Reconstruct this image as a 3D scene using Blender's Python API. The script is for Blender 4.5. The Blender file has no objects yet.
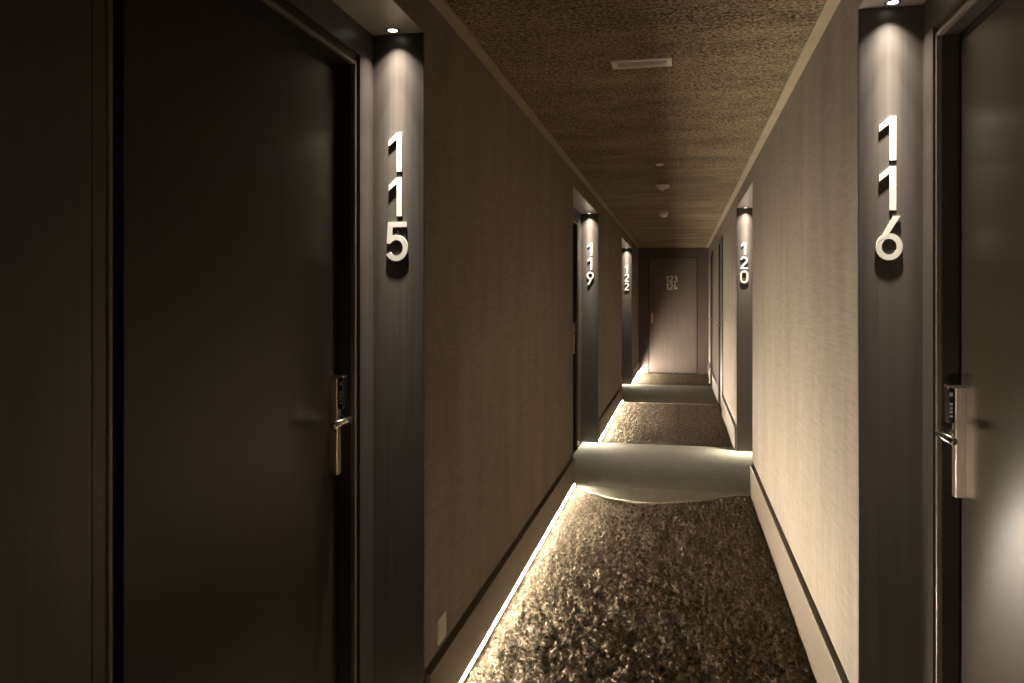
import bpy, bmesh, math, random
import numpy as np
from mathutils import Vector, Matrix

random.seed(7)
SC = bpy.context.scene
COL = SC.collection

# ------------------------------------------------------------------ measures (metres)
XL, XR = -0.784, 0.498            # corridor wall faces
BL, BR = -0.769, 0.483            # baseboard faces
RL, RR = -0.951, 0.668            # back of the door alcoves
CEIL = 2.332
SOFF = 2.217                      # alcove soffit
WB = 0.222                        # underside of the wall cladding
BT = 0.200                        # top of the baseboards
YB, YE = -3.2, 15.25              # back and far end of the corridor
AL = [(0.62, 2.389), (5.90, 7.776), (10.90, 13.20)]      # alcoves, left
AR = [(0.66, 2.457), (5.926, 7.60)]                      # alcoves, right
FD = [(10.0, 11.0), (13.05, 13.97)]                      # flush doors, right
CAM_H = 1.38

# ------------------------------------------------------------------ helpers
def obj(name, bm, mat, parent=None, smooth=False):
    me = bpy.data.meshes.new(name)
    bmesh.ops.recalc_face_normals(bm, faces=bm.faces)
    bm.to_mesh(me); bm.free()
    if smooth:
        for p in me.polygons: p.use_smooth = True
    me.materials.append(mat)
    o = bpy.data.objects.new(name, me); COL.objects.link(o)
    if parent:
        o.parent = parent
        o.matrix_parent_inverse = Matrix.Translation(-parent.location)
    return o

def empty(name, loc=(0, 0, 0)):
    o = bpy.data.objects.new(name, None); COL.objects.link(o)
    o.location = loc; o.empty_display_size = 0.1
    return o

def tag(o, label=None, cat=None, group=None, kind=None):
    if label: o['label'] = label
    if cat: o['category'] = cat
    if group: o['group'] = group
    if kind: o['kind'] = kind
    return o

def box(bm, x0, x1, y0, y1, z0, z1, bev=0.0, seg=2):
    r = bmesh.ops.create_cube(bm, size=1.0)
    vs = r['verts']
    x0, x1 = min(x0, x1), max(x0, x1); y0, y1 = min(y0, y1), max(y0, y1)
    for v in vs:
        v.co = Vector((x0 + (v.co.x + .5) * (x1 - x0), y0 + (v.co.y + .5) * (y1 - y0), z0 + (v.co.z + .5) * (z1 - z0)))
    if bev > 0:
        es = list({e for v in vs for e in v.link_edges})
        bmesh.ops.bevel(bm, geom=es, offset=bev, segments=seg, profile=.5, affect='EDGES')
    return bm

def boxes(lst, bev=0.0, seg=2):
    bm = bmesh.new()
    for b in lst: box(bm, *b, bev=bev, seg=seg)
    return bm

def lathe(prof, n=32, loc=(0, 0, 0), axis='z'):
    """profile [(r, h)] turned about an axis"""
    bm = bmesh.new(); rings = []
    for r, h in prof:
        ring = []
        for k in range(n):
            a = 2 * math.pi * k / n
            if axis == 'z': p = (r * math.cos(a), r * math.sin(a), h)
            elif axis == 'x': p = (h, r * math.cos(a), r * math.sin(a))
            else: p = (r * math.cos(a), h, r * math.sin(a))
            ring.append(bm.verts.new((p[0] + loc[0], p[1] + loc[1], p[2] + loc[2])))
        rings.append(ring)
    for a, b in zip(rings, rings[1:]):
        for k in range(n):
            bm.faces.new((a[k], a[(k + 1) % n], b[(k + 1) % n], b[k]))
    bm.faces.new(rings[0]); bm.faces.new(rings[-1])
    return bm

def tube(bm, pts, r, n=12, rz=None):
    """a round bar swept along points"""
    pts = [Vector(p) for p in pts]; rings = []
    for i, p in enumerate(pts):
        d = (pts[min(i + 1, len(pts) - 1)] - pts[max(i - 1, 0)]).normalized()
        up = Vector((0, 0, 1)) if abs(d.z) < .9 else Vector((1, 0, 0))
        a = d.cross(up).normalized(); b = a.cross(d).normalized()
        rings.append([bm.verts.new(p + a * r * math.cos(2 * math.pi * k / n) + b * (rz or r) * math.sin(2 * math.pi * k / n)) for k in range(n)])
    for s, t in zip(rings, rings[1:]):
        for k in range(n): bm.faces.new((s[k], s[(k + 1) % n], t[(k + 1) % n], t[k]))
    bm.faces.new(rings[0]); bm.faces.new(rings[-1])
    return bm

# ------------------------------------------------------------------ materials
def new_mat(name):
    m = bpy.data.materials.new(name); m.use_nodes = True
    nt = m.node_tree; return m, nt, nt.nodes['Principled BSDF']

def N(nt, t, **kw):
    n = nt.nodes.new(t)
    for k, v in kw.items():
        if k.startswith('i_'): n.inputs[k[2:].replace('_', ' ')].default_value = v
        else: setattr(n, k, v)
    return n

def noise_mat(name, c1, c2, scale=(1, 1, 1), nscale=8, detail=4, rough=.5, spec=.5, bump=0.0, bscale=None, bdist=.002, coat=0.0, lo=.35, hi=.65, metallic=0.0, coat_rough=.15, nrough=.6):
    m, nt, b = new_mat(name)
    tc = N(nt, 'ShaderNodeTexCoord'); mp = N(nt, 'ShaderNodeMapping'); mp.inputs['Scale'].default_value = scale
    nt.links.new(tc.outputs['Object'], mp.inputs['Vector'])
    nz = N(nt, 'ShaderNodeTexNoise'); nz.inputs['Scale'].default_value = nscale; nz.inputs['Detail'].default_value = detail
    nz.inputs['Roughness'].default_value = nrough
    nt.links.new(mp.outputs['Vector'], nz.inputs['Vector'])
    cr = N(nt, 'ShaderNodeValToRGB'); e = cr.color_ramp.elements
    e[0].position = lo; e[1].position = hi; e[0].color = (*c1, 1); e[1].color = (*c2, 1)
    nt.links.new(nz.outputs['Fac'], cr.inputs['Fac']); nt.links.new(cr.outputs['Color'], b.inputs['Base Color'])
    b.inputs['Roughness'].default_value = rough; b.inputs['Specular IOR Level'].default_value = spec
    b.inputs['Coat Weight'].default_value = coat; b.inputs['Coat Roughness'].default_value = coat_rough
    b.inputs['Metallic'].default_value = metallic
    if bump > 0:
        bp = N(nt, 'ShaderNodeBump'); bp.inputs['Strength'].default_value = bump; bp.inputs['Distance'].default_value = bdist
        nt.links.new(nz.outputs['Fac'], bp.inputs['Height']); nt.links.new(bp.outputs['Normal'], b.inputs['Normal'])
    return m

def woven_mat(name, c1, c2):
    """woven wall covering: fine vertical and horizontal threads"""
    m, nt, b = new_mat(name)
    tc = N(nt, 'ShaderNodeTexCoord')
    fs = []
    for sc_, ns in (((1, 1, .035), 130), ((1, .06, 1), 110), ((1, 1, .25), 5)):
        mp = N(nt, 'ShaderNodeMapping'); mp.inputs['Scale'].default_value = sc_
        nt.links.new(tc.outputs['Object'], mp.inputs['Vector'])
        nz = N(nt, 'ShaderNodeTexNoise'); nz.inputs['Scale'].default_value = ns; nz.inputs['Detail'].default_value = 3
        nt.links.new(mp.outputs['Vector'], nz.inputs['Vector']); fs.append(nz)
    a = N(nt, 'ShaderNodeMath', operation='ADD'); nt.links.new(fs[0].outputs['Fac'], a.inputs[0]); nt.links.new(fs[1].outputs['Fac'], a.inputs[1])
    a2 = N(nt, 'ShaderNodeMath', operation='ADD'); nt.links.new(a.outputs[0], a2.inputs[0]); nt.links.new(fs[2].outputs['Fac'], a2.inputs[1])
    d = N(nt, 'ShaderNodeMath', operation='DIVIDE'); nt.links.new(a2.outputs[0], d.inputs[0]); d.inputs[1].default_value = 3
    cr = N(nt, 'ShaderNodeValToRGB'); e = cr.color_ramp.elements
    e[0].position = .38; e[1].position = .62; e[0].color = (*c1, 1); e[1].color = (*c2, 1)
    nt.links.new(d.outputs[0], cr.inputs['Fac']); nt.links.new(cr.outputs['Color'], b.inputs['Base Color'])
    bp = N(nt, 'ShaderNodeBump'); bp.inputs['Strength'].default_value = .35; bp.inputs['Distance'].default_value = .0015
    nt.links.new(a.outputs[0], bp.inputs['Height']); nt.links.new(bp.outputs['Normal'], b.inputs['Normal'])
    b.inputs['Roughness'].default_value = .8; b.inputs['Specular IOR Level'].default_value = .25
    return m

def plain(name, c, rough=.5, metallic=0.0, spec=.5):
    m, nt, b = new_mat(name)
    b.inputs['Base Color'].default_value = (*c, 1); b.inputs['Roughness'].default_value = rough
    b.inputs['Metallic'].default_value = metallic; b.inputs['Specular IOR Level'].default_value = spec
    return m

def emit(name, c, s):
    m, nt, b = new_mat(name)
    b.inputs['Base Color'].default_value = (.8, .8, .8, 1)
    b.inputs['Emission Color'].default_value = (*c, 1); b.inputs['Emission Strength'].default_value = s
    return m

def ceiling_mat():
    """brown fibre board: dense dark flecks drawn out across the corridor"""
    m, nt, b = new_mat('brown_fibre_board')
    tc = N(nt, 'ShaderNodeTexCoord')
    def nz(sc_, ns, det=4, r=.6):
        mp = N(nt, 'ShaderNodeMapping'); mp.inputs['Scale'].default_value = sc_
        nt.links.new(tc.outputs['Object'], mp.inputs['Vector'])
        n = N(nt, 'ShaderNodeTexNoise'); n.inputs['Scale'].default_value = ns; n.inputs['Detail'].default_value = det; n.inputs['Roughness'].default_value = r
        nt.links.new(mp.outputs['Vector'], n.inputs['Vector']); return n
    f1 = nz((.62, 1, 1), 120, 5, .75); f2 = nz((.15, 1, 1), 80, 3); f3 = nz((.35, 1, 1), 4, 3)
    def mix(a, b_, w):
        x = N(nt, 'ShaderNodeMix'); x.inputs[0].default_value = w
        nt.links.new(a, x.inputs[2]); nt.links.new(b_, x.inputs[3]); return x.outputs[0]
    h = mix(mix(f1.outputs['Fac'], f2.outputs['Fac'], .14), f3.outputs['Fac'], .14)
    cr = N(nt, 'ShaderNodeValToRGB'); e = cr.color_ramp.elements
    e[0].position = .435; e[1].position = .565; e[0].color = (.035, .026, .015, 1); e[1].color = (.43, .34, .21, 1)
    nt.links.new(h, cr.inputs['Fac']); nt.links.new(cr.outputs['Color'], b.inputs['Base Color'])
    bp = N(nt, 'ShaderNodeBump'); bp.inputs['Strength'].default_value = .8; bp.inputs['Distance'].default_value = .006
    nt.links.new(h, bp.inputs['Height']); nt.links.new(bp.outputs['Normal'], b.inputs['Normal'])
    b.inputs['Roughness'].default_value = .9; b.inputs['Specular IOR Level'].default_value = .2
    return m

M = {}
M['wall'] = woven_mat('woven_taupe_wallcovering', (.175, .148, .114), (.26, .22, .173))
M['wood'] = noise_mat('dark_stained_wood', (.046, .038, .031), (.060, .0495, .041), (1, 1, .02), 70, 4, rough=.36, spec=.4, bump=.08, bdist=.0006)
M['soffit'] = noise_mat('satin_alcove_soffit', (.33, .30, .26), (.37, .335, .29), (1, 1, 1), 8, 3, rough=.4, spec=.5, coat=.6, coat_rough=.3)
M['door'] = noise_mat('satin_dark_door_wood', (.036, .028, .0195), (.042, .033, .0225), (1, 1, .02), 60, 4, rough=.31, spec=.13, bump=.015, bdist=.0006)
M['frame'] = noise_mat('satin_dark_frame', (.034, .027, .022), (.044, .036, .029), (1, 1, .05), 50, 3, rough=.5, spec=.2)
M['bead'] = plain('lit_frame_edge', (.14, .115, .09), .35)  # paler than the frame: light caught by its rounded edge, put into colour
M['litjamb'] = noise_mat('lit_frame_jamb', (.055, .044, .035), (.066, .053, .042), (1, 1, .05), 50, 3, rough=.4, spec=.4)  # lit copy of the frame: light on the hinge side put into colour
M['seal'] = plain('black_gap_shade', (.012, .010, .009), .6)  # black colour stands for the shade in the gap round a leaf
M['end'] = noise_mat('brown_lacquer_end_wall', (.08, .062, .052), (.10, .078, .066), (1, 1, .03), 50, 3, rough=.45)
M['enddoor'] = noise_mat('brown_lacquer_end_door', (.12, .094, .081), (.145, .115, .099), (1, 1, .03), 50, 3, rough=.42)
M['ceil'] = ceiling_mat()
M['strip'] = noise_mat('tan_painted_strip', (.37, .305, .21), (.42, .35, .245), (1, 1, 1), 6, 3, rough=.7)
M['base'] = noise_mat('tan_satin_baseboard', (.118, .091, .061), (.138, .107, .072), (1, .3, 1), 6, 3, rough=.45)
M['gap'] = plain('dark_brown_shadow_joint', (.075, .056, .038), .8)
M['digit'] = noise_mat('ivory_painted_metal', (.36, .34, .29), (.42, .395, .34), (1, 1, 1), 40, 3, rough=.45)
M['brightdigit'] = noise_mat('brightened_digit_metal', (.70, .64, .55), (.8, .74, .64), (1, 1, 1), 40, 3, rough=.4)  # brighter copy of the digit material, making up in colour for dim light
M['steel'] = noise_mat('warm_brushed_steel', (.62, .53, .42), (.72, .62, .50), (1, 1, .02), 300, 2, rough=.28, metallic=1.0)
M['chrome'] = plain('bright_polished_nickel', (.85, .79, .68), .12, 1.0)
M['black'] = plain('black_reader_plastic', (.010, .009, .009), .25)
M['mark'] = plain('pale_printed_mark', (.55, .52, .48), .5)
M['white'] = plain('ivory_plastic', (.72, .66, .54), .45)
M['whitebright'] = plain('white_ceiling_plastic', (.92, .87, .76), .4)
M['dark'] = plain('dark_slot', (.02, .017, .013), .7)
M['led'] = emit('warm_led_diffuser', (1.0, .86, .69), 1560.0)
M['lens'] = emit('spot_lens_glow', (1.0, .93, .82), 3.0)
M['alu'] = plain('anodised_aluminium', (.55, .5, .44), .4, 1.0)
M['slab'] = plain('screed_underlay', (.10, .085, .065), .9)

def carpet_mat():
    m, nt, b = new_mat('brown_wool_pile')
    tc = N(nt, 'ShaderNodeTexCoord')
    n1 = N(nt, 'ShaderNodeTexNoise'); n1.inputs['Scale'].default_value = 52; n1.inputs['Detail'].default_value = 5; n1.inputs['Roughness'].default_value = .7
    nt.links.new(tc.outputs['Object'], n1.inputs['Vector'])
    cr = N(nt, 'ShaderNodeValToRGB'); e = cr.color_ramp.elements
    e[0].position = .38; e[1].position = .62; e[0].color = (.075, .063, .047, 1); e[1].color = (.38, .32, .24, 1)
    nt.links.new(n1.outputs['Fac'], cr.inputs['Fac']); nt.links.new(cr.outputs['Color'], b.inputs['Base Color'])
    n2 = N(nt, 'ShaderNodeTexNoise'); n2.inputs['Scale'].default_value = 260; n2.inputs['Detail'].default_value = 3
    nt.links.new(tc.outputs['Object'], n2.inputs['Vector'])
    bp = N(nt, 'ShaderNodeBump'); bp.inputs['Strength'].default_value = .6; bp.inputs['Distance'].default_value = .004
    nt.links.new(n2.outputs['Fac'], bp.inputs['Height']); nt.links.new(bp.outputs['Normal'], b.inputs['Normal'])
    b.inputs['Roughness'].default_value = .95; b.inputs['Specular IOR Level'].default_value = .15
    return m
M['carpet'] = carpet_mat()
M['mat'] = noise_mat('grey_green_low_pile', (.285, .265, .20), (.37, .345, .265), (.5, 1, 1), 60, 5, rough=.9, spec=.2, bump=.6, bdist=.004)

# ------------------------------------------------------------------ the room shell
tag(obj('floor', boxes([(-1.4, 1.2, YB, YE + .1, -.14, -.045)]), M['slab']), 'dark screed floor under the corridor carpets', 'floor', kind='structure')

def wall_boxes(side):
    s = -1 if side == 'left' else 1
    xf = XL if s < 0 else XR; xb = s * (1.32 if s < 0 else 1.05)
    xg = xf + s * .012
    als = AL if s < 0 else AR
    lst, gaps, segs, y = [], [], [], YB
    cuts = [(a, b, SOFF) for a, b in als] + ([(a, b, 2.15) for a, b in FD] if s > 0 else [])
    for a, b, top in cuts:
        lst.append((xf, xb, y, a, WB, CEIL + .05)); gaps.append((xg, xb, y, a, -.045, WB)); segs.append((y, a))
        lst.append((xf, xb, a, b, top, CEIL + .05)); y = b
    lst.append((xf, xb, y, YE, WB, CEIL + .05)); gaps.append((xg, xb, y, YE, -.045, WB)); segs.append((y, YE))
    return lst, gaps, segs

segs = {}
for side in ('left', 'right'):
    lst, gaps, sg = wall_boxes(side); segs[side] = sg
    w = obj('wall_' + side, boxes(lst), M['wall'])
    tag(w, 'taupe woven-covered corridor wall along the %s side' % side, 'wall', kind='structure')
    obj('shadow_joint', boxes(gaps), M['gap'], w)
    xf = BL if side == 'left' else BR; s = -1 if side == 'left' else 1
    z0 = .016 if side == 'left' else -.045
    bb = []
    for a, b in sg:
        bb.append((xf, xf + s * .027, a + (.015 if a > YB else 0), b - (.004 if b < YE else .002), z0, BT))
    tag(obj('baseboard_' + side, boxes(bb, bev=.002), M['base']), 'tall tan baseboard along the %s wall' % side, 'baseboard', kind='structure')

tag(obj('wall_back', boxes([(-1.32, 1.05, YB - .1, YB, -.1, CEIL + .05)]), M['wall']), 'plain corridor wall behind the viewer', 'wall', kind='structure')

# end wall, its cornice
DE0, DE1, DETOP = -.585, .290, 2.145      # end door opening
wl = [(XL - .1, DE0 - .012, YE, YE + .1, -.045, CEIL + .05), (DE1 + .012, XR + .1, YE, YE + .1, -.045, CEIL + .05), (DE0 - .012, DE1 + .012, YE, YE + .1, DETOP + .012, CEIL + .05)]
tag(obj('wall_end', boxes(wl), M['end']), 'brown lacquered wall closing the far end of the corridor', 'wall', kind='structure')
tag(obj('trim_9', boxes([(XL, XR, YE - .03, YE, CEIL - .075, CEIL)], bev=.003), M['end']), 'brown cornice above the door at the far end', 'trim', kind='structure')

# ceiling boards with open joints
cl, y = [], YB
seams = [-2.2, -.9, .35, 1.62, 2.93, 4.22, 5.5, 6.8, 8.1, 9.4, 10.7, 12.0, 13.3, 14.6, YE]
for q in seams:
    cl.append((XL + .047, XR - .047, y + .002, q - .002, CEIL, CEIL + .04)); y = q
c = obj('ceiling', boxes(cl), M['ceil'])
tag(c, 'brown fibre-board ceiling with dark flecks over the corridor', 'ceiling', kind='structure')
obj('ceiling_backing', boxes([(-1.32, 1.05, YB, YE + .1, CEIL + .041, CEIL + .1)]), M['gap'], c)
for nm, x0, x1, lb in (('trim_7', XL - .01, XL + .043, 'left'), ('trim_8', XR - .043, XR + .01, 'right')):
    tag(obj(nm, boxes([(x0, x1, YB, YE, CEIL - .001, CEIL + .04)]), M['strip']), 'slim tan strip where ceiling meets the %s wall' % lb, 'trim', kind='structure')

# ------------------------------------------------------------------ floor coverings
def pile_carpet(y0, y1, step, label, bulge=0.0, dens=60000):
    x0, x1 = BL + .0012, BR - .001
    nx = int((x1 - x0) / step); ny = int((y1 - y0) / step)
    gx, gy = np.meshgrid(np.linspace(x0, x1, nx + 1), np.linspace(y0, y1, ny + 1))
    u = (gx - x0) / (x1 - x0)
    y1x = y1 - bulge * np.sin(np.pi * u ** .8) ** 1.3 + .012 * np.sin(u * 23) + .008 * np.sin(u * 51 + 1)
    gy = y0 + (gy - y0) * (y1x - y0) / (y1 - y0)
    rng = np.random.default_rng(int(y0 * 100) + 5)
    # irregular grid so the tufts do not line up
    gx[:, 1:-1] += rng.uniform(-.3, .3, gx[:, 1:-1].shape) * step
    gy[1:-1, :] += rng.uniform(-.3, .3, gy[1:-1, :].shape) * step
    co = np.stack([gx, gy, -.024 + .014 * np.exp(-(gx - x0) / .045)], -1).reshape(-1, 3)
    idx = np.arange((nx + 1) * (ny + 1)).reshape(ny + 1, nx + 1)
    f = np.stack([idx[:-1, :-1], idx[:-1, 1:], idx[1:, 1:], idx[1:, :-1]], -1).reshape(-1, 4)
    me = bpy.data.meshes.new('shag_carpet')
    me.from_pydata(co.tolist(), [], f.tolist()); me.update()
    me.materials.append(M['carpet'])
    o = bpy.data.objects.new('shag_carpet', me); COL.objects.link(o)
    vg = o.vertex_groups.new(name='inner')
    ed = np.minimum(np.minimum(gx - x0, x1 - gx), np.minimum(gy - y0, y1x - gy)).reshape(-1)
    wt = np.minimum(np.clip(ed / .03, .25, 1), np.clip(.22 + 3.2 * (gx - x0).reshape(-1), .15, 1))
    for q in np.unique(np.round(wt, 2)):
        vg.add(np.nonzero(np.round(wt, 2) == q)[0].tolist(), float(q), 'REPLACE')
    for nm, ty, size, st, mid in (('tufts', 'VORONOI', .025, .046, .35), ('curls', 'CLOUDS', .011, .018, .5), ('swell', 'CLOUDS', .09, .022, .5)):
        t = bpy.data.textures.new(nm, ty); t.noise_scale = size
        if ty == 'CLOUDS': t.noise_depth = 2
        d = o.modifiers.new(nm, 'DISPLACE'); d.texture = t; d.texture_coords = 'LOCAL'; d.direction = 'Z'
        d.strength = -st if ty == 'VORONOI' else st; d.mid_level = mid; d.vertex_group = 'inner'
    # the pile itself: short curling yarn ends standing on the tufts
    ps = o.modifiers.new('pile', 'PARTICLE_SYSTEM').particle_system
    st = ps.settings; st.type = 'HAIR'; st.count = int(dens * (x1 - x0) * (y1 - y0)); st.hair_step = 3
    st.emit_from = 'FACE'; st.use_emit_random = True; st.use_even_distribution = True
    st.hair_length = .011
    st.root_radius = 1.0; st.tip_radius = .7; st.radius_scale = .0016; st.display_step = 2; st.render_step = 2
    st.use_hair_bspline = False; st.material = 1; ps.seed = 3
    return tag(o, label, 'carpet', 'shaggy brown carpets', 'stuff')

pile_carpet(2.42, 5.90, .005, 'deep shaggy brown carpet in front of doors 119 and 120', .36, 60000)
pile_carpet(7.775, 10.905, .008, 'shaggy brown carpet between the two grey carpet strips', 0, 30000)
pile_carpet(13.195, YE - .01, .012, 'short shaggy brown carpet at the foot of the end door', 0, 20000)

def low_carpet(y0, y1, label, rights, bulge=0.0):
    bm = bmesh.new()
    xa, xb = RL + .01, (RR - .01 if rights else BR - .002)
    box(bm, xa, xb, y0, y1, -.045, -.012, bev=.004)
    if bulge:                                    # rounded front lip that meets the shaggy carpet
        top, bot = [], []
        for k in range(41):
            u = k / 40; x = BL + (BR - BL) * u; yy = y0 - .02 - bulge * math.sin(math.pi * u ** .8) ** 1.3
            top.append((x, yy))
        ring = top + [(BR, y0), (BL, y0)]
        a = [bm.verts.new((p[0], p[1], -.0122)) for p in ring]; b = [bm.verts.new((p[0], p[1], -.045)) for p in ring]
        bm.faces.new(a); bm.faces.new(b[::-1])
        for k in range(len(ring)): bm.faces.new((a[k], b[k], b[(k + 1) % len(ring)], a[(k + 1) % len(ring)]))
    o = obj('carpet_strip', bm, M['mat'])
    return tag(o, label, 'carpet', 'low grey carpet strips')
low_carpet(.66, 2.40, 'grey-green low carpet strip between doors 115 and 116', True)
low_carpet(5.93, 7.77, 'smooth grey-green carpet strip between doors 119 and 120', True, .36)
low_carpet(10.91, 13.19, 'narrow-looking grey carpet strip before door 122', False)

# ------------------------------------------------------------------ alcove linings
def alcove(n, s, y0, y1, label):
    xf, xr = (XL, RL) if s < 0 else (XR, RR)
    t = .006
    r = empty('trim_%d' % n, ((xf + xr) / 2, (y0 + y1) / 2, 0))
    tag(r, label, 'alcove lining', kind='structure')
    obj('number_panel', boxes([(xf + s * .001, xr, y1 - t, y1 + .012, -.03, SOFF + .002)]), M['wood'], r)
    obj('side_panel', boxes([(xf + s * .001, xr, y0 - .012, y0 + t, -.03, SOFF + .002)]), M['wood'], r)
    obj('soffit_panel', boxes([(xf + s * .001, xr, y0, y1, SOFF - t, SOFF + .012)]), M['soffit'], r)
    return r

def door_in_alcove(n, s, y0, y1, o0, o1, label, leaf_gap=(.084, .05)):
    """a door in the back of an alcove; s = side, (y0,y1) alcove, (o0,o1) opening along the wall"""
    xr = RL if s < 0 else RR
    top = 2.078
    # back panel of the alcove around the opening
    out = s
    r = empty('door_%d' % n, (xr, (o0 + o1) / 2, 0)); tag(r, label, 'door', kind='structure')
    bp = boxes([(xr, xr + out * .09, y0, o0 - .046, -.03, SOFF), (xr, xr + out * .09, o1 + .046, y1 - .006, -.03, SOFF), (xr, xr + out * .09, o0 - .046, o1 + .046, top + .04, SOFF)])
    obj('surround_panel', bp, M['wood'], r)
    aw = .046
    fr = bmesh.new()
    obj('hinge_jamb', boxes([(xr - out * .001, xr + out * .05, o0 - .0455, o0 - .0115, -.03, top + .04)], bev=.002), M['litjamb'], r)
    for (a, b, z0, z1) in ((o0 - aw, o0, -.03, top + .04), (o1, o1 + aw, -.03, top + .04), (o0, o1, top, top + .04)):
        box(fr, xr + out * .010, xr + out * .05, a, b, z0, z1)
    f_ = obj('door_frame', fr, M['frame'], r)
    # raised satin bead round the opening
    bd = bmesh.new()
    for (a, b, z0, z1) in ((o0 - .011, o0 + .001, -.03, top + .011), (o1 - .001, o1 + .011, -.03, top + .011), (o0, o1, top - .001, top + .011)):
        box(bd, xr - out * .004, xr + out * .0105, a, b, z0, z1, bev=.003)
    obj('bead', bd, M['bead'], f_)
    xd = xr + out * .041                           # face of the leaf
    l0, l1 = o0 + leaf_gap[0], o1 - leaf_gap[1]
    obj('door_seal', boxes([(xd + out * .012, xd + out * .05, o0, o1, -.03, top)]), M['seal'], r)
    obj('door_leaf', boxes([(xd, xd + out * .03, l0, l1, -.002, top - .03)], bev=.0025), M['door'], r)
    # lock: tall plate on the latch edge, reader, lever
    p0, p1 = l1 - .031, l1 - .003
    pl = obj('lock_plate', boxes([(xd - out * .024, xd + out * .004, p0, p1, .872, 1.158)], bev=.0025), M['steel'], r)
    obj('plate_cap', boxes([(xd - out * .043, xd + out * .004, p0 - .001, p1 + .001, 1.152, 1.160)], bev=.002), M['chrome'], pl)
    obj('card_reader', boxes([(xd - out * .042, xd - out * .0242, p0 + .001, p1 - .001, 1.062, 1.1515)], bev=.004), M['black'], pl)
    for k, (zz, h_) in enumerate(((1.131, .010), (1.108, .007), (1.098, .006), (1.088, .007), (1.078, .005))):
        obj('reader_mark', boxes([(xd - out * .037, xd - out * .030, p0 + .0002, p0 + .0014, zz, zz + h_)]), M['mark'], pl)
    lz, ly = 1.034, l1 - .017
    obj('rosette', lathe([(.0115, -.008), (.0125, 0), (.0115, .006)], 24, (xd - out * .026, ly, lz), 'x'), M['chrome'], pl, True)
    lv = bmesh.new()
    tube(lv, [(xd - out * .012, ly, lz), (xd - out * .050, ly, lz), (xd - out * .058, ly - .004, lz), (xd - out * .062, ly - .014, lz), (xd - out * .062, ly - .125, lz)], .0095)
    obj('lever', lv, M['chrome'], pl, True)
    return r

def flush_door(n, y0, y1, label):
    r = empty('door_%d' % n, (XR, (y0 + y1) / 2, 0)); tag(r, label, 'door', kind='structure')
    top = 2.15
    fr = boxes([(XR - .010, XR + .08, y0, y0 + .05, -.03, top), (XR - .010, XR + .08, y1 - .05, y1, -.03, top), (XR - .010, XR + .08, y0 + .05, y1 - .05, top - .05, top)], bev=.003)
    obj('door_frame', fr, M['frame'], r)
    obj('door_leaf', boxes([(XR + .012, XR + .05, y0 + .053, y1 - .053, -.02, top - .053)], bev=.002), M['enddoor'], r)
    pl = obj('handle_plate', boxes([(XR + .004, XR + .016, y0 + .07, y0 + .115, .93, 1.12)], bev=.002), M['steel'], r)
    lv = bmesh.new(); ly = y0 + .09
    tube(lv, [(XR + .006, ly, 1.06), (XR - .040, ly, 1.06), (XR - .048, ly + .01, 1.06), (XR - .048, ly + .12, 1.06)], .0095)
    obj('lever', lv, M['chrome'], pl, True)

alcove(1, -1, *AL[0], 'dark wood alcove lining carrying number 115')
alcove(2, 1, *AR[0], 'dark wood alcove lining carrying number 116')
alcove(3, -1, *AL[1], 'dark wood alcove lining carrying number 119')
alcove(4, 1, *AR[1], 'dark wood alcove lining carrying number 120')
alcove(5, -1, *AL[2], 'dark wood alcove lining carrying number 122')
door_in_alcove(1, -1, *AL[0], 1.193, 2.230, 'dark satin door with lever handle beside number 115')
door_in_alcove(2, 1, *AR[0], 1.275, 2.312, 'dark satin door with lever handle beside number 116')
door_in_alcove(3, -1, *AL[1], 6.42, 7.46, 'dark door set in the alcove beside number 119')
door_in_alcove(4, 1, *AR[1], 6.39, 7.43, 'dark door set in the alcove beside number 120')
door_in_alcove(5, -1, *AL[2], 11.98, 13.03, 'dark door set in the alcove beside number 122')
flush_door(6, *FD[0], 'flush brown door in the wall beyond number 120, nearer one')
flush_door(7, *FD[1], 'flush brown door in the wall right beside the end door')

# end door
r = empty('door_8', ((DE0 + DE1) / 2, YE, 0)); tag(r, 'brown door closing the far end, numbered 123 and 124', 'door', kind='structure')
obj('door_leaf', boxes([(DE0 + .004, DE1 - .004, YE - .006, YE + .05, .004, DETOP)], bev=.003), M['enddoor'], r)
obj('door_gap', boxes([(DE0 - .012, DE1 + .012, YE + .012, YE + .09, -.03, DETOP + .012)]), M['seal'], r)
hp = obj('handle_plate', boxes([(DE0 + .035, DE0 + .075, YE - .018, YE - .005, .93, 1.115)], bev=.002), M['steel'], r)
lv = bmesh.new()
tube(lv, [(DE0 + .055, YE - .015, 1.085), (DE0 + .055, YE - .055, 1.085), (DE0 + .065, YE - .062, 1.085), (DE0 + .175, YE - .062, 1.085)], .0095)
obj('lever', lv, M['chrome'], hp, True)

# ------------------------------------------------------------------ room numbers
def arc(cx, cy, rx, ry, a0, a1, n=28):
    return [(cx + rx * math.cos(math.radians(a0 + (a1 - a0) * k / n)), cy + ry * math.sin(math.radians(a0 + (a1 - a0) * k / n))) for k in range(n + 1)]

SW = .135
def ribbon(pts, closed=False, w=SW):
    """outline of a stroke: list of quads in 2D"""
    P = [Vector(p) for p in pts]; n = len(P); L, R = [], []
    for i in range(n):
        if closed: a, b = P[i - 1], P[(i + 1) % n]
        else: a, b = P[max(i - 1, 0)], P[min(i + 1, n - 1)]
        d1 = (P[i] - a).normalized() if (P[i] - a).length > 1e-9 else (b - P[i]).normalized()
        d2 = (b - P[i]).normalized() if (b - P[i]).length > 1e-9 else d1
        n1 = Vector((-d1.y, d1.x)); n2 = Vector((-d2.y, d2.x)); m = (n1 + n2).normalized()
        k = w / 2 / max(m.dot(n1), .35)
        L.append(P[i] + m * k); R.append(P[i] - m * k)
    return L, R, closed

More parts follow.
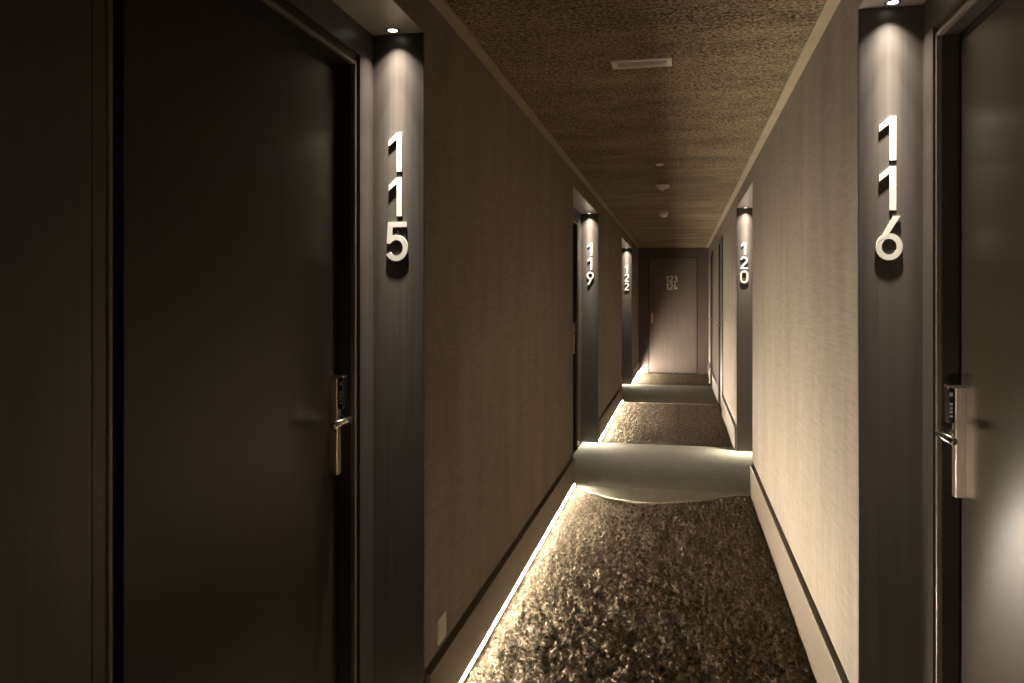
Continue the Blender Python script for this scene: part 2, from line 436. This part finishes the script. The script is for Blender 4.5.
def glyph(ch):
    """(ribbons, polygons, width)"""
    if ch == '1': return [], [[(.38, 0), (.38, 1), (.245, 1), (.02, .80), (.02, .655), (.235, .83), (.235, 0)]], .40
    if ch == '0': return [ribbon(arc(.31, .72, .242, .213, 0, 180, 20) + arc(.31, .28, .242, .213, 180, 360, 20), True)], [], .62
    if ch == '2': return [ribbon(arc(.30, .70, .225, .233, 165, -28, 26) + [(.10, .0675 + .06)])], [[(.03, 0), (.58, 0), (.58, .13), (.03, .13)], [(.03, .0), (.18, .13), (.15, .23), (.03, .11)]], .6
    if ch == '3': return [ribbon(arc(.28, .715, .205, .2175, 150, -90, 24)), ribbon(arc(.28, .30, .24, .2325, 100, -150, 26))], [[(.2, .43), (.3, .43), (.3, .57), (.2, .57)]], .6
    if ch == '4': return [], [[(.36, 1), (.20, 1), (.0, .32), (.0, .18), (.14, .30)], [(0, .18), (.60, .18), (.60, .31), (0, .31)], [(.36, 0), (.495, 0), (.495, .55), (.36, .55)], [(.36, 1), (.2, 1), (.0, .31), (.145, .31)]], .62
    if ch == '5': return [ribbon([(.58, .9325), (.135, .9325), (.105, .50)]), ribbon(arc(.295, .335, .245, .268, 140, -150, 34))], [[(.04, .45), (.14, .44), (.17, .56), (.05, .52)]], .62
    if ch == '6': return [ribbon(arc(.30, .305, .222, .243, 0, 360, 44)[:-1], True, .125)], [[(.385, 1), (.54, 1), (.235, .50), (.10, .45), (.07, .40)]], .60
    if ch == '9': 
        rb, pg, w = glyph('6')
        rot = lambda p: Vector((.60 - p[0], 1 - p[1]))
        return [([rot(p) for p in L], [rot(p) for p in R], c_) for L, R, c_ in rb], [[rot(p) for p in q] for q in pg], w

def digit_mesh(ch, H, th):
    """glyph in local XZ, front towards -Y; origin at its lower left"""
    bm = bmesh.new(); rb, pg, w = glyph(ch)
    def P(p, y): return bm.verts.new((p[0] * H, y, p[1] * H))
    q_ = th
    for L, R, closed in rb:
        th = q_ + .00003 * len(bm.verts) ** .25
        n = len(L); Lf = [P(p, -th) for p in L]; Rf = [P(p, -th) for p in R]; Lb = [P(p, 0) for p in L]; Rb = [P(p, 0) for p in R]
        for i in range(n if closed else n - 1):
            j = (i + 1) % n
            bm.faces.new((Lf[i], Lf[j], Rf[j], Rf[i])); bm.faces.new((Lb[i], Rb[i], Rb[j], Lb[j]))
            bm.faces.new((Lf[i], Lb[i], Lb[j], Lf[j])); bm.faces.new((Rf[i], Rf[j], Rb[j], Rb[i]))
        if not closed:
            for i in (0, n - 1): bm.faces.new((Lf[i], Rf[i], Rb[i], Lb[i]))
    for q in pg:
        th = q_ + .00003 + .00003 * (len(bm.verts) + 3) ** .25
        f = [P(p, -th) for p in q]; b = [P(p, 0) for p in q]; n = len(q)
        bm.faces.new(f); bm.faces.new(b[::-1])
        for i in range(n): bm.faces.new((f[i], b[i], b[(i + 1) % n], f[(i + 1) % n]))
    bm.normal_update()
    bmesh.ops.triangulate(bm, faces=[f for f in bm.faces if len(f.verts) > 4])
    return bm, w

POST = {'1': [(.305, .25), (.305, .75)], '0': [(.068, .5), (.552, .5)], '2': [(.3, .933), (.3, .065)], '3': [(.28, .93), (.28, .07)], '4': [(.43, .25), (.1, .25)], '5': [(.35, .93), (.3, .068)], '6': [(.32, .068), (.36, .75)], '9': [(.32, .932), (.28, .25)]}
def room_number(text, cx, y, ztop, H, gap, label, rows=None, th=.0024, off=.0011, mat='digit'):
    rows = rows or [c for c in text]
    root = empty('room_number', (cx, y, ztop - len(rows) * (H + gap)))
    tag(root, label, 'room number', 'room numbers along the corridor')
    z = ztop
    for row in rows:
        ws = [glyph(c)[2] * H for c in row]; tot = sum(ws) + .10 * H * (len(row) - 1)
        x = cx - tot / 2
        if len(row) == 1: x = cx - .31 * H + (0 if row != '1' else .07 * H)
        for c, w in zip(row, ws):
            bm, _ = digit_mesh(c, H, th)
            bm.transform(Matrix.Translation((x, y - off, z - H)))
            d = obj('digit', bm, M[mat], root)
            for px, pz in POST[c]:
                obj('standoff', lathe([(.004, -off - .001), (.004, .004)], 10, (x + px * H, y, z - H + pz * H), 'y'), M['steel'], d)
            x += w + .10 * H
        z -= H + gap
    return root

T = .006
room_number('115', -.872, AL[0][1] - T, 1.902, .1225, .0175, 'ivory raised number 115 stacked on dark panel')
room_number('116', .5805, AR[0][1] - T, 1.900, .1255, .0165, 'ivory raised number 116 stacked on dark panel')
room_number('119', -.862, AL[1][1] - T, 1.924, .123, .0165, 'ivory raised number 119 lit by its spotlight')
room_number('120', .565, AR[1][1] - T, 1.898, .115, .014, 'ivory raised number 120 lit by its spotlight')
room_number('122', -.868, AL[2][1] - T, 1.93, .125, .0165, 'ivory raised number 122, smallest in view, lit by its spotlight')
room_number('123124', -.170, YE - .006, 1.81, .120, .020, 'pale raised numbers 123 over 124 on the end door', rows=['123', '124'], mat='brightdigit')

# ------------------------------------------------------------------ lights of the place, plus one added strip
BEAM = [(.0042, 96, .5), (.014, 72, .8), (.0175, 50, 1), (.091, 34, 1), (.189, 22, 1), (.20, 14, 1), (.06, 9, 1)]     # (share, full angle, softness): a beam that brightens towards its axis
def spotlight(x, y, num, power):
    r = empty('recessed_spotlight', (x, y, SOFF - .006)); tag(r, 'small round spotlight recessed above number %s' % num, 'spotlight', 'spotlights above the room numbers')
    z = SOFF - .006
    obj('bezel', lathe([(.021, z + .004), (.021, z - .002), (.0165, z - .0025), (.0155, z + .004)], 32, (x, y, 0)), M['black'], r, True)
    obj('lens', lathe([(.0150, z + .003), (.0150, z - .0028), (.008, z - .0036), (.0005, z - .004)], 28, (x, y, 0)), M['lens'], r, True)
    for nm, en, size, bl in (('spot_lamp', power * f_, sz, b_) for f_, sz, b_ in BEAM):
        l = bpy.data.lights.new(nm, 'SPOT'); l.energy = en; l.color = (1.0, .92, .81)
        l.spot_size = math.radians(size); l.spot_blend = bl; l.shadow_soft_size = .008
        lo = bpy.data.objects.new(nm, l); COL.objects.link(lo); lo.location = (0, 0, -.008)
        lo.parent = r
SP = 1150.0
D_ = .042
spotlight(-.871, AL[0][1] - T - D_, 115, SP)
spotlight(.5795, AR[0][1] - T - D_, 116, SP)
spotlight(-.868, AL[1][1] - T - D_, 119, SP * 1.7)
spotlight(.575, AR[1][1] - T - D_, 120, SP * 1.7)
spotlight(-.868, AL[2][1] - T - D_, 122, SP * 1.7)

where = ['added unseen behind the viewer', 'leading up to the alcove of number 119', 'running on to the alcove of number 122', 'by the foot of the end door']
for (a, b), w in zip(segs['left'], where):
    a2, b2 = a + .02, (b if b > 1 else b - 1.6) - .006  # the unseen rear strip is added for bounce light and cut short
    r = empty('led_strip', (BL, (a2 + b2) / 2, 0)); tag(r, 'glowing warm light strip under the baseboard ' + w, 'light strip', 'light strips under the baseboard')
    obj('channel', boxes([(BL - .026, BL - .0063, a2, b2, -.012, .0155), (BL - .0063, BL + .0008, a2, b2, -.014, .0015), (BL - .0002, BL + .0008, a2, b2, .0015, .0041)]), M['alu'], r)  # thin front lip added to screen the carpet from the diffuser
    obj('diffuser', boxes([(BL - .0063, BL - .0040, a2, b2, .0025, .0100)], bev=.001), M['led'], r)

# ------------------------------------------------------------------ fittings
def vent():
    cx, cy = -.155, 3.26
    r = empty('ceiling_vent', (cx, cy, CEIL)); tag(r, 'white rectangular air vent in the brown ceiling', 'air vent')
    w, d = .119, .052
    z0, z1 = CEIL - .007, CEIL + .002
    fr = boxes([(cx - w, cx + w, cy - d, cy - d + .016, z0, z1), (cx - w, cx + w, cy + d - .016, cy + d, z0, z1), (cx - w, cx - w + .02, cy - d + .016, cy + d - .016, z0, z1), (cx + w - .02, cx + w, cy - d + .016, cy + d - .016, z0, z1)], bev=.0015)
    obj('frame', fr, M['whitebright'], r)
    for k in range(5):
        y = cy - d + .020 + k * .0155
        bm = bmesh.new(); box(bm, cx - w + .02, cx + w - .02, -.0079, .0079, -.001, .001)
        bm.transform(Matrix.Translation((0, y, CEIL - .0045)) @ Matrix.Rotation(math.radians(12), 4, 'X'))
        obj('slat', bm, M['whitebright'], r)
    obj('duct', boxes([(cx - w + .015, cx + w - .015, cy - d + .012, cy + d - .012, CEIL - .0005, CEIL + .001)]), M['dark'], r)
vent()
def disc(name, x, y, prof, label, cat, extra=None):
    r = empty(name, (x, y, CEIL)); tag(r, label, cat)
    for nm, pr, mt in prof:
        obj(nm, lathe([(a, CEIL + h) for a, h in pr], 32, (x, y, 0)), mt, r, True)
disc('ceiling_sensor', -.147, 5.74, [('cover', [(.027, .001), (.028, -.006), (.022, -.010), (.002, -.011)], M['whitebright']), ('lens', [(.008, -.010), (.007, -.014), (.001, -.016)], M['white'])], 'tiny flat white disc on the ceiling, nearest of three', 'sensor')
disc('smoke_detector', -.150, 6.80, [('base', [(.056, .001), (.057, -.014), (.050, -.018)], M['whitebright']), ('chamber', [(.046, -.016), (.044, -.026), (.030, -.034), (.012, -.036), (.001, -.036)], M['whitebright']), ('indicator', [(.012, -.035), (.011, -.046), (.006, -.051), (.001, -.052)], M['white'])], 'wide white smoke detector on the ceiling, middle of three', 'smoke detector')
disc('motion_detector', -.185, 8.92, [('base', [(.050, .001), (.051, -.010), (.046, -.014), (.03, -.015)], M['whitebright']), ('groove', [(.030, -.014), (.030, -.024), (.002, -.024)], M['dark']), ('dome', [(.044, -.022), (.042, -.036), (.032, -.050), (.016, -.058), (.001, -.060)], M['whitebright'])], 'white domed detector on the ceiling, farthest of three', 'motion detector')

def socket(y0, label):
    y1 = y0 + .086; z0, z1 = .243, .329; cy, cz = (y0 + y1) / 2, (z0 + z1) / 2
    r = empty('wall_socket', (XL, cy, z0)); tag(r, label, 'wall socket', 'wall sockets above the baseboard')
    pl = obj('cover_plate', boxes([(XL - .004, XL + .009, y0, y1, z0, z1)], bev=.004, seg=3), M['white'], r)
    obj('insert', lathe([(.026, .0085), (.026, .0105), (.0215, .011), (.0205, .0095), (.001, .0095)], 28, (XL, cy, cz), 'x'), M['white'], r, True)
    for dy in (-.0095, .0095):
        obj('pin_hole', lathe([(.0026, .0094), (.0026, .0100)], 10, (XL, cy + dy, cz), 'x'), M['dark'], r)
socket(2.513, 'ivory wall socket low beside the panel of number 115')
socket(10.795, 'tiny distant wall socket just before the panel of number 122')

ds = empty('door_stop', (.472, 13.69, -.012)); tag(ds, 'short white upright post on the floor beside the end door', 'door stop')
obj('post', boxes([(.457, .482, 13.67, 13.71, -.012, .236)], bev=.006, seg=3), M['whitebright'], ds)
obj('foot', boxes([(.450, .482, 13.655, 13.725, -.022, -.006)], bev=.004), M['whitebright'], ds)

# ------------------------------------------------------------------ camera, world, view
cam = bpy.data.cameras.new('camera'); co = bpy.data.objects.new('camera', cam); COL.objects.link(co)
FPX = 800.0
cam.sensor_width = 36.0; cam.lens = FPX / 1024 * 36.0
co.location = (0, 0, CAM_H)
co.rotation_euler = (math.radians(90), 0, math.atan((681 - 512) / FPX))
cam.shift_y = -(341.5 - 299) / 1024
cam.clip_start = .02
SC.camera = co
w = bpy.data.worlds.new('world'); SC.world = w; w.use_nodes = True
w.node_tree.nodes['Background'].inputs['Color'].default_value = (.02, .016, .012, 1)
w.node_tree.nodes['Background'].inputs['Strength'].default_value = 1.0
vs = SC.view_settings
vs.view_transform = 'Standard'; vs.look = 'None'; vs.gamma = 1.0; vs.use_curve_mapping = False
vs.exposure = 0.0
SC.cycles.max_bounces = 12; SC.cycles.diffuse_bounces = 8
SC.cycles.sample_clamp_indirect = 12.0
SC.cycles.use_denoising = True
